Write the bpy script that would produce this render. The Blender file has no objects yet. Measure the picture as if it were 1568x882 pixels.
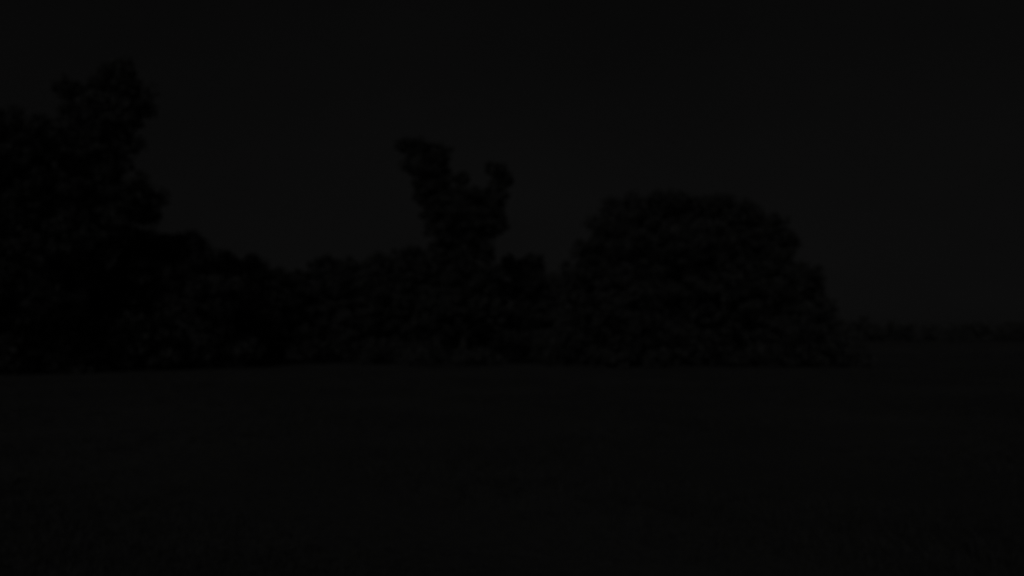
import bpy, math
import numpy as np
from mathutils import Vector
GAIN=1.0
rng=np.random.default_rng(7)
sc=bpy.context.scene
sc.view_settings.view_transform='Standard'; sc.view_settings.look='None'
sc.view_settings.exposure=0; sc.view_settings.gamma=1

# ---------------- camera ----------------
cam=bpy.data.cameras.new("camera"); co=bpy.data.objects.new("camera",cam)
sc.collection.objects.link(co); sc.camera=co
co.location=(0,0,3.0); co.rotation_euler=(math.radians(90+3.63),0,0)
cam.angle=math.radians(70); cam.clip_end=6000; cam.clip_start=0.05
# slightly soft fixed-focus security lens
cam.dof.use_dof=True; cam.dof.focus_distance=2.2; cam.dof.aperture_fstop=1.3

# ---------------- world ----------------
SUN_EL=30; SUN_AZ=195
w=bpy.data.worlds.new("World"); sc.world=w; w.use_nodes=True
nt=w.node_tree; nt.nodes.clear()
out=nt.nodes.new('ShaderNodeOutputWorld'); bg=nt.nodes.new('ShaderNodeBackground')
sky=nt.nodes.new('ShaderNodeTexSky'); sky.sky_type='NISHITA'; sky.sun_disc=False
sky.sun_elevation=math.radians(SUN_EL); sky.sun_rotation=math.radians(SUN_AZ)
sky.dust_density=0.6; sky.air_density=1.0; sky.altitude=300
hs=nt.nodes.new('ShaderNodeHueSaturation'); hs.inputs['Saturation'].default_value=0.0
tc=nt.nodes.new('ShaderNodeTexCoord'); mp=nt.nodes.new('ShaderNodeMapping')
mp.inputs['Scale'].default_value=(1,1,2.2)
nz=nt.nodes.new('ShaderNodeTexNoise'); nz.inputs['Scale'].default_value=1.6; nz.inputs['Detail'].default_value=6; nz.inputs['Roughness'].default_value=0.55
mr=nt.nodes.new('ShaderNodeMapRange'); mr.inputs['From Min'].default_value=0.3; mr.inputs['From Max'].default_value=0.7
mr.inputs['To Min'].default_value=0.84; mr.inputs['To Max'].default_value=1.12
# thin night cloud flattens the clear-sky gradient
mx_=nt.nodes.new('ShaderNodeMixRGB'); mx_.inputs['Fac'].default_value=0.5; mx_.inputs['Color2'].default_value=(6.2,6.2,6.2,1)
vm=nt.nodes.new('ShaderNodeVectorMath'); vm.operation='SCALE'
L=nt.links.new
L(sky.outputs[0],hs.inputs['Color']); L(hs.outputs[0],mx_.inputs['Color1']); L(mx_.outputs[0],vm.inputs[0])
L(tc.outputs['Generated'],mp.inputs[0]); L(mp.outputs[0],nz.inputs['Vector'])
L(nz.outputs['Fac'],mr.inputs['Value']); L(mr.outputs[0],vm.inputs['Scale'])
L(vm.outputs[0],bg.inputs['Color']); L(bg.outputs[0],out.inputs[0])
bg.inputs['Strength'].default_value=0.00047*GAIN

sl=bpy.data.lights.new("fill_sun",'SUN'); sl.energy=0.088*GAIN; sl.angle=math.radians(25); sl.color=(1,1,0.99)  # added broad fill from behind the camera, lifts the trees; no moon in view
so=bpy.data.objects.new("fill_sun",sl); sc.collection.objects.link(so)
az=math.radians(SUN_AZ); el=math.radians(SUN_EL)
d=Vector((math.sin(az)*math.cos(el),math.cos(az)*math.cos(el),math.sin(el)))
so.rotation_euler=d.to_track_quat('Z','Y').to_euler(); so.location=(0,-20,40)

# ---------------- materials ----------------
def mat(name,c1,c2,scale,rough=0.9,detail=6,bump=0.0,bscale=None,spec=0.2):
    m=bpy.data.materials.new(name); m.use_nodes=True; n=m.node_tree; b=n.nodes['Principled BSDF']
    g=n.nodes.new('ShaderNodeNewGeometry'); t=n.nodes.new('ShaderNodeTexNoise')
    t.inputs['Scale'].default_value=scale; t.inputs['Detail'].default_value=detail
    r=n.nodes.new('ShaderNodeValToRGB'); r.color_ramp.elements[0].position=0.32; r.color_ramp.elements[1].position=0.68
    r.color_ramp.elements[0].color=(*c1,1); r.color_ramp.elements[1].color=(*c2,1)
    n.links.new(g.outputs['Position'],t.inputs['Vector']); n.links.new(t.outputs['Fac'],r.inputs[0]); n.links.new(r.outputs[0],b.inputs['Base Color'])
    b.inputs['Roughness'].default_value=rough; b.inputs['Specular IOR Level'].default_value=spec
    if bump:
        t2=n.nodes.new('ShaderNodeTexNoise'); t2.inputs['Scale'].default_value=bscale; t2.inputs['Detail'].default_value=8
        bp=n.nodes.new('ShaderNodeBump'); bp.inputs['Distance'].default_value=bump; bp.inputs['Strength'].default_value=0.8
        n.links.new(g.outputs['Position'],t2.inputs['Vector']); n.links.new(t2.outputs['Fac'],bp.inputs['Height']); n.links.new(bp.outputs[0],b.inputs['Normal'])
    return m
M_leaf=mat("foliage_dark",(0.10,0.101,0.098),(0.12,0.121,0.117),0.4)
M_leaf2=mat("foliage_scrub",(0.09,0.091,0.088),(0.12,0.121,0.117),0.35)
M_leaf3=mat("foliage_hazed",(0.13,0.131,0.127),(0.17,0.171,0.166),0.1)  # distant foliage, haze put into a lighter base colour
M_bark=mat("bark",(0.05,0.048,0.046),(0.12,0.117,0.112),3)
M_gr=mat("pasture",(0.095,0.095,0.092),(0.14,0.14,0.136),0.12,detail=10,bump=0.06,bscale=5)
M_bl=mat("grass_blades",(0.08,0.08,0.077),(0.12,0.12,0.116),0.6)
M_mud=mat("mud",(0.10,0.099,0.096),(0.15,0.149,0.145),0.3,bump=0.03,bscale=2)
M_wire=mat("wire",(0.6,0.6,0.6),(0.7,0.7,0.7),3,rough=0.5)
M_wood=mat("timber",(0.08,0.077,0.073),(0.16,0.155,0.15),6)
M_wat=bpy.data.materials.new("water"); M_wat.use_nodes=True
n=M_wat.node_tree; b=n.nodes['Principled BSDF']; b.inputs['Base Color'].default_value=(0.02,0.02,0.019,1); b.inputs['Roughness'].default_value=0.12; b.inputs['IOR'].default_value=1.33
g=n.nodes.new('ShaderNodeNewGeometry'); t2=n.nodes.new('ShaderNodeTexNoise'); t2.inputs['Scale'].default_value=1.5; t2.inputs['Detail'].default_value=5
bp=n.nodes.new('ShaderNodeBump'); bp.inputs['Distance'].default_value=0.05
n.links.new(g.outputs['Position'],t2.inputs['Vector']); n.links.new(t2.outputs['Fac'],bp.inputs['Height']); n.links.new(bp.outputs[0],b.inputs['Normal'])

# ---------------- mesh helper ----------------
def mesh_obj(name,V,F,mats,midx=None):
    me=bpy.data.meshes.new(name)
    V=np.asarray(V,dtype=np.float32)
    sizes=[];idx=[]
    for f in F:
        f=np.asarray(f); sizes.append(np.full(len(f),f.shape[1])); idx.append(f.ravel())
    sizes=np.concatenate(sizes); idx=np.concatenate(idx)
    me.vertices.add(len(V)); me.vertices.foreach_set('co',V.ravel())
    me.loops.add(len(idx)); me.loops.foreach_set('vertex_index',idx.astype(np.int32))
    me.polygons.add(len(sizes))
    st=np.concatenate([[0],np.cumsum(sizes)[:-1]]).astype(np.int32)
    me.polygons.foreach_set('loop_start',st); me.polygons.foreach_set('loop_total',sizes.astype(np.int32))
    for m in mats: me.materials.append(m)
    if midx is not None: me.polygons.foreach_set('material_index',np.asarray(midx,dtype=np.int32))
    me.update(calc_edges=True); me.validate()
    o=bpy.data.objects.new(name,me); sc.collection.objects.link(o); return o

def tube(pts,rads,seg=7):
    pts=[Vector(p) for p in pts]; V=[];F=[]
    for i,p in enumerate(pts):
        t=(pts[min(i+1,len(pts)-1)]-pts[max(i-1,0)]).normalized()
        if i==0: a=t.orthogonal().normalized()
        else: a=(pa-t*pa.dot(t)).normalized()
        pa=a; bb=t.cross(a)
        for k in range(seg):
            an=2*math.pi*k/seg; V.append(p+(a*math.cos(an)+bb*math.sin(an))*rads[i])
    for i in range(len(pts)-1):
        for k in range(seg):
            k2=(k+1)%seg; F.append((i*seg+k,i*seg+k2,(i+1)*seg+k2,(i+1)*seg+k))
    return np.array([tuple(v) for v in V]),np.array(F)

def limb(p0,p1,r0,r1,wob=0.06,n=6):
    p0=np.array(p0,float);p1=np.array(p1,float);Ln=np.linalg.norm(p1-p0)
    P=[];R=[]
    for i in range(n+1):
        t=i/n; q=p0*(1-t)+p1*t
        q[2]+=math.sin(math.pi*t)*(-0.05)*Ln
        if 0<i<n: q+=rng.normal(0,wob*Ln*0.4,3)
        P.append(tuple(q)); R.append(r0*(1-t)+r1*t)
    return tube(P,R)

def leaves(centers,rad,per,size):
    n=len(centers); C=np.repeat(centers,per,axis=0); R=np.repeat(rad,per)
    dirs=rng.normal(size=(n*per,3)); dirs/=np.linalg.norm(dirs,axis=1)[:,None]
    rr=R*rng.random(n*per)**0.45
    P=C+dirs*rr[:,None]*np.array([1,1,0.75])
    a=rng.normal(size=P.shape); a[:,2]-=0.4; a/=np.linalg.norm(a,axis=1)[:,None]
    c=np.cross(a,rng.normal(size=P.shape)); c/=np.linalg.norm(c,axis=1)[:,None]
    s=size*(0.5+rng.random(n*per))
    a*=s[:,None]; c*=(s*0.45)[:,None]
    V=np.stack([P-a,P-c,P+a,P+c],axis=1).reshape(-1,3)
    return V,np.arange(len(V)).reshape(-1,4)

def tree(name,base,fork,blobs,r0=0.5,clump=1.0,dens=1.0,per=60,leaf=0.28,mleaf=None,fill=0.5):
    Vs=[];Fs=[];mi=[];off=0
    def add(V,F,m):
        nonlocal off
        Vs.append(V);Fs.append(F+off);mi.append(np.full(len(F),m));off+=len(V)
    add(*limb(base,fork,r0,r0*0.6,0.03),0)
    add(*tube([(base[0],base[1],base[2]-0.4),(base[0],base[1],base[2]+0.7)],[r0*1.7,r0*0.98]),0)
    for (x,y,z,rx,ry,rz) in blobs:
        c=np.array((x,y,z))
        st=np.array(fork) if z>fork[2] else np.array(base)*0.4+np.array(fork)*0.6
        if z<fork[2]: st[2]=min(st[2],max(z-rz,0.5))
        add(*limb(st,c,r0*0.42,r0*0.14),0)
        vol=rx*ry*rz; nn=max(6,int(dens*2.1*(vol**0.72)/clump**2))
        dr=rng.normal(size=(nn,3)); dr/=np.linalg.norm(dr,axis=1)[:,None]
        rr=rng.random(nn)**0.5
        C=c+dr*rr[:,None]*np.array([rx,ry,rz])
        k=rng.random(nn)<0.22; C[k]+= (dr[k]*np.array([rx,ry,rz])*0.22)
        for j in range(0,nn,max(1,nn//8)):
            add(*limb(c,C[j],r0*0.13,0.03,0.1,4),0)
        C=C[C[:,2]>0.4]
        R=clump*(0.45+0.95*rng.random(len(C)))
        add(*leaves(C,R,per,leaf),1)
        ni=max(3,int(nn*fill*0.35)); dr=rng.normal(size=(ni,3)); dr/=np.linalg.norm(dr,axis=1)[:,None]
        Ci=c+dr*(rng.random(ni)**0.5)[:,None]*np.array([rx,ry,rz])*0.62
        Ci=Ci[Ci[:,2]>0.5]
        if len(Ci): add(*leaves(Ci,np.full(len(Ci),clump*1.4),int(per*0.6),leaf*2.0),1)
    return mesh_obj(name,np.concatenate(Vs),Fs,[M_bark,mleaf or M_leaf],np.concatenate(mi))

# ---------------- terrain ----------------
def fnoise(x,y):
    return (np.sin(x*0.11+1.3)*np.cos(y*0.09+0.4)*0.5+np.sin(x*0.031-y*0.047+2)*0.8+np.sin(x*0.37+y*0.29)*0.15)
def ch_y(x):
    return 118+6*np.sin(x*0.02+0.5)+ 0.0*x
def height(x,y):
    h=0.09*fnoise(x,y)*np.clip(y/20,0,1)
    dd=np.abs(y-ch_y(x)); h=h-1.0*np.clip((30-dd)/14,0,1)
    return h
def axis(lims,steps):
    a=[]
    for (lo,hi),s in zip(lims,steps): a+=list(np.arange(lo,hi,s))
    return np.array(a)
xs=axis([(-3000,-400),(-400,-120),(-120,120),(120,400),(400,3001)],[200,20,1.5,20,200])
ys=axis([(-200,0),(0,90),(90,160),(160,400),(400,5000)],[20,1.2,1.5,12,200])
X,Y=np.meshgrid(xs,ys); Z=height(X,Y)
V=np.stack([X,Y,Z],-1).reshape(-1,3); nx=len(xs); ny=len(ys)
I=np.arange(nx*ny).reshape(ny,nx)
F=np.stack([I[:-1,:-1],I[:-1,1:],I[1:,1:],I[1:,:-1]],-1).reshape(-1,4)
gr=mesh_obj("ground",V,[F],[M_gr])
for p in gr.data.polygons: p.use_smooth=True
wx=np.arange(-600,601,20.0); wv=[];wf=[]
for i,x in enumerate(wx):
    cy=float(ch_y(x)); wv+= [(x,cy-27,-0.45),(x,cy+27,-0.45)]
    if i: wf.append((2*i-2,2*i,2*i+1,2*i-1))
mesh_obj("creek_water",wv,[np.array(wf)],[M_wat])
mv=[];mf=[];mx=np.arange(-130,131,4.0)
for i,x in enumerate(mx):
    for j,dy in enumerate((22,25,28,31,34)):
        yy=float(ch_y(x))+dy+math.sin(x*0.3)*0.8*(j in(0,4)); mv.append((x,yy,float(height(np.array(x),np.array(yy)))+0.03))
    if i:
        for j in range(4): a=(i-1)*5+j; mf.append((a,a+5,a+6,a+1))
mesh_obj("mud_bank",mv,[np.array(mf)],[M_mud])

def grass(name,n,y0,y1,hmin,hmax,wd,spread=0.8):
    u=rng.random(n); yy=y0*(y1/y0)**u; xx=(rng.random(n)*2-1)*yy*spread
    per=7
    C=np.repeat(np.stack([xx,yy,height(xx,yy)],-1),per,0); N=len(C)
    C[:,:2]+=rng.normal(0,0.10,(N,2))
    patch=0.6+0.4*np.sin(C[:,0]*0.5+np.cos(C[:,1]*0.37)*2)
    hh=(hmin+(hmax-hmin)*rng.random(N))*patch
    an=rng.random(N)*2*math.pi; ww=wd*(0.6+0.8*rng.random(N))*(0.5+C[:,1]/22)
    dx=np.stack([np.cos(an)*ww,np.sin(an)*ww,np.zeros(N)],-1)
    ln=np.stack([rng.normal(0,0.35,N)*hh,rng.normal(0,0.35,N)*hh,hh],-1)
    V=np.stack([C-dx,C+dx,C+ln*0.6+dx*0.6,C+ln*0.6-dx*0.6],1)
    tip=C+ln*1.0+np.stack([ln[:,0]*0.4,ln[:,1]*0.4,np.zeros(N)],-1)
    Vv=np.concatenate([V,tip[:,None,:]],1).reshape(-1,3)
    b0=np.arange(N)*5
    F1=np.stack([b0,b0+1,b0+2,b0+3],-1); F2=np.stack([b0+3,b0+2,b0+4],-1)
    return mesh_obj(name,Vv,[F1,F2],[M_bl])
grass("pasture_grass",24000,5,70,0.05,0.20,0.006)

# ---------------- vegetation ----------------
S=1/1120.0
def P(px,py,D):
    return (px-784)*S*D, 3+(512-py)*S*D
def blobs(D,lst,depth=1.0):
    o=[]
    for (px,py,rx,ry,dy) in lst:
        x,z=P(px,py,D); o.append((x,D+dy,z,rx*S*D,max(rx,ry)*S*D*depth,ry*S*D))
    return o
D=60
tree("eucalyptus_tree",(P(120,0,D)[0],D,0),(P(135,0,D)[0],D,11),
  blobs(D,[(165,108,36,28,0),(128,120,24,22,1),(192,150,32,38,0),(140,165,55,42,0),(182,205,30,36,-1),(120,225,68,48,0),
           (158,265,40,42,0),(82,120,20,14,1),(110,300,85,55,0),(200,298,30,28,0),(215,300,18,18,1),(170,345,55,40,0),(90,380,100,60,0),(60,200,45,35,1)]),
  r0=0.75,clump=0.7,dens=1.5,leaf=0.19)
D=56
tree("eucalyptus_tree",(P(-60,0,D)[0],D,0),(P(-50,0,D)[0],D,8),
  blobs(D,[(-60,195,70,40,0),(8,190,38,26,0),(45,215,40,36,0),(-10,260,90,60,0),(20,350,100,70,0),(-90,330,90,70,0),(0,440,120,60,0)]),
  r0=0.6,clump=0.7,dens=1.4,leaf=0.19)
D=66
tree("riverbank_tree",(P(215,0,D)[0],D,0),(P(220,0,D)[0],D,4),
  blobs(D,[(222,322,16,20,0),(205,380,42,32,0),(245,378,32,24,0),(285,376,28,22,0),(306,400,28,24,0),(240,430,85,46,0),(120,460,110,60,0),(320,452,60,42,0),(60,500,90,35,0),(200,505,110,30,0)]),
  r0=0.4,clump=0.65,dens=1.5,leaf=0.19)
D=78
tree("riverbank_tree",(P(375,0,D)[0],D,0),(P(375,0,D)[0],D,4),
  blobs(D,[(345,404,26,20,0),(385,405,22,18,0),(403,428,26,18,0),(360,444,60,36,0),(425,456,45,34,0),(380,490,90,35,0)]),
  r0=0.3,clump=0.65,dens=1.5,leaf=0.21)
D=84
tree("riverbank_tree",(P(520,0,D)[0],D,0),(P(520,0,D)[0],D,4),
  blobs(D,[(455,430,28,16,0),(500,410,26,22,0),(545,415,28,18,0),(585,406,26,20,0),(520,448,80,36,0),(460,470,60,34,0),(600,450,60,42,0),(540,495,100,30,0)]),
  r0=0.35,clump=0.65,dens=1.5,leaf=0.21)
D=82
tree("riverbank_tree",(P(660,0,D)[0],D+2,0),(P(660,0,D)[0],D+2,4),
  blobs(D,[(625,402,30,24,0),(665,400,36,28,0),(640,450,70,45,2),(700,440,60,50,2),(690,495,110,32,2)]),
  r0=0.35,clump=0.65,dens=1.5,leaf=0.21)
D=76
tree("forked_gum_tree",(P(712,0,D)[0],D,0),(P(705,0,D)[0],D,9),
  blobs(D,[(620,218,20,10,0),(640,226,26,16,0),(668,232,24,18,0),(648,255,34,22,0),(668,275,30,26,0),(655,290,28,22,0),(675,315,34,28,0),(760,256,17,12,0),(766,275,15,16,0),(757,298,24,20,0),(708,272,12,7,0),(712,300,32,16,0),
           (715,330,58,26,0),(690,350,42,24,0),(752,342,30,20,0),(712,375,46,28,0),(725,420,52,34,0),(710,470,70,40,0)]),
  r0=0.5,clump=0.5,dens=1.5,leaf=0.19)
D=86
tree("riverbank_tree",(P(815,0,D)[0],D,0),(P(815,0,D)[0],D,3.5),
  blobs(D,[(788,405,22,16,0),(818,408,18,18,0),(800,440,45,32,0),(850,445,38,28,0),(820,490,80,34,0)]),
  r0=0.3,clump=0.6,dens=1.5,leaf=0.21)
D=72
tree("spreading_fig_tree",(P(985,0,D)[0],D,0),(P(985,0,D)[0],D,4.5),
  blobs(D,[(928,345,30,26,0),(965,325,36,24,0),(1010,318,40,24,0),(1050,312,40,20,0),(908,388,32,32,0),(980,375,80,50,0),(895,430,36,40,0),(960,450,100,55,0),(1060,380,70,55,0),(940,500,110,36,0)]),
  r0=0.9,clump=0.75,dens=1.6,leaf=0.21)
D=74
tree("spreading_fig_tree",(P(1130,0,D)[0],D,0),(P(1130,0,D)[0],D,4.5),
  blobs(D,[(1095,316,40,22,0),(1140,330,34,22,0),(1178,350,32,24,0),(1198,380,26,28,0),(1130,390,80,50,0),(1210,425,36,28,0),(1190,440,70,42,0),(1090,450,100,55,0),(1242,435,24,20,0),(1256,470,24,28,0),(1180,500,105,36,0)]),
  r0=0.8,clump=0.75,dens=1.6,leaf=0.21)

def scrub(name,pts,clump,per,leaf,m):
    C=np.array([p[:3] for p in pts]); R=np.array([p[3] for p in pts])*clump
    V,F=leaves(C,R,per,leaf); return mesh_obj(name,V,[F],[m])
pts=[]
for x in np.arange(-75,38,0.55):
    y=80+rng.normal(0,4)+ (4 if -40<x<-18 else 0)
    h=2.6+1.3*math.sin(x*0.21)+0.8*math.sin(x*0.7+1)
    for k in range(4):
        pts.append((x+rng.normal(0,0.6),y+rng.normal(0,1),max(0.3,h*rng.random()),0.8+0.6*rng.random()))
for x in np.arange(-60,-24,0.45):      # scrub under the big left trees
    y=57.5+rng.normal(0,1.2)+max(0,(x+38))*0.9
    h=3.6+1.1*math.sin(x*0.33)+0.6*math.sin(x*0.9+1)
    for k in range(5):
        pts.append((x+rng.normal(0,0.5),y+rng.normal(0,0.8),max(0.3,h*rng.random()),0.7+0.6*rng.random()))
for x in np.arange(4,34,0.5):          # scrub under the fig trees
    y=70+rng.normal(0,1.2)
    h=2.4+0.9*math.sin(x*0.5)+0.5*math.sin(x*1.1)
    for k in range(4):
        pts.append((x+rng.normal(0,0.5),y+rng.normal(0,0.8),max(0.3,h*rng.random()),0.7+0.5*rng.random()))
scrub("bank_scrub",pts,1.0,50,0.26,M_leaf2)
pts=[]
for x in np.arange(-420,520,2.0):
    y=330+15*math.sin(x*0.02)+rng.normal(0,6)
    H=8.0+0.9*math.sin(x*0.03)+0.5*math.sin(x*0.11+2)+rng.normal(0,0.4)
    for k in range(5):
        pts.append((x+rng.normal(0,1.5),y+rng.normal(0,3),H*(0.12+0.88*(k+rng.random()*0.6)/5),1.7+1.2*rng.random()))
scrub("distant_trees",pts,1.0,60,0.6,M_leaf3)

# overhead wire between a pole behind the viewpoint and one behind the fig trees
A=np.array((-5.8,-5.0,5.7)); B=np.array((30.5,92.0,19.5))
Pw=[];Rw=[]
for i in range(41):
    t=i/40; q=A*(1-t)+B*t; q[2]-=4*0.08*t*(1-t); Pw.append(tuple(q)); Rw.append(0.005)
V,F=tube(Pw,Rw,6)
mesh_obj("overhead_wire",V,[F],[M_wire])
for T in (B,A):
    V,F=tube([(T[0],T[1],-0.5),(T[0],T[1],T[2]+0.1)],[0.17,0.12],10)
    V2,F2=tube([(T[0]-0.9,T[1],T[2]-0.3),(T[0]+0.9,T[1],T[2]-0.3)],[0.06,0.06],6)
    mesh_obj("power_pole",np.concatenate([V,V2]),[F,F2+len(V)],[M_wood])
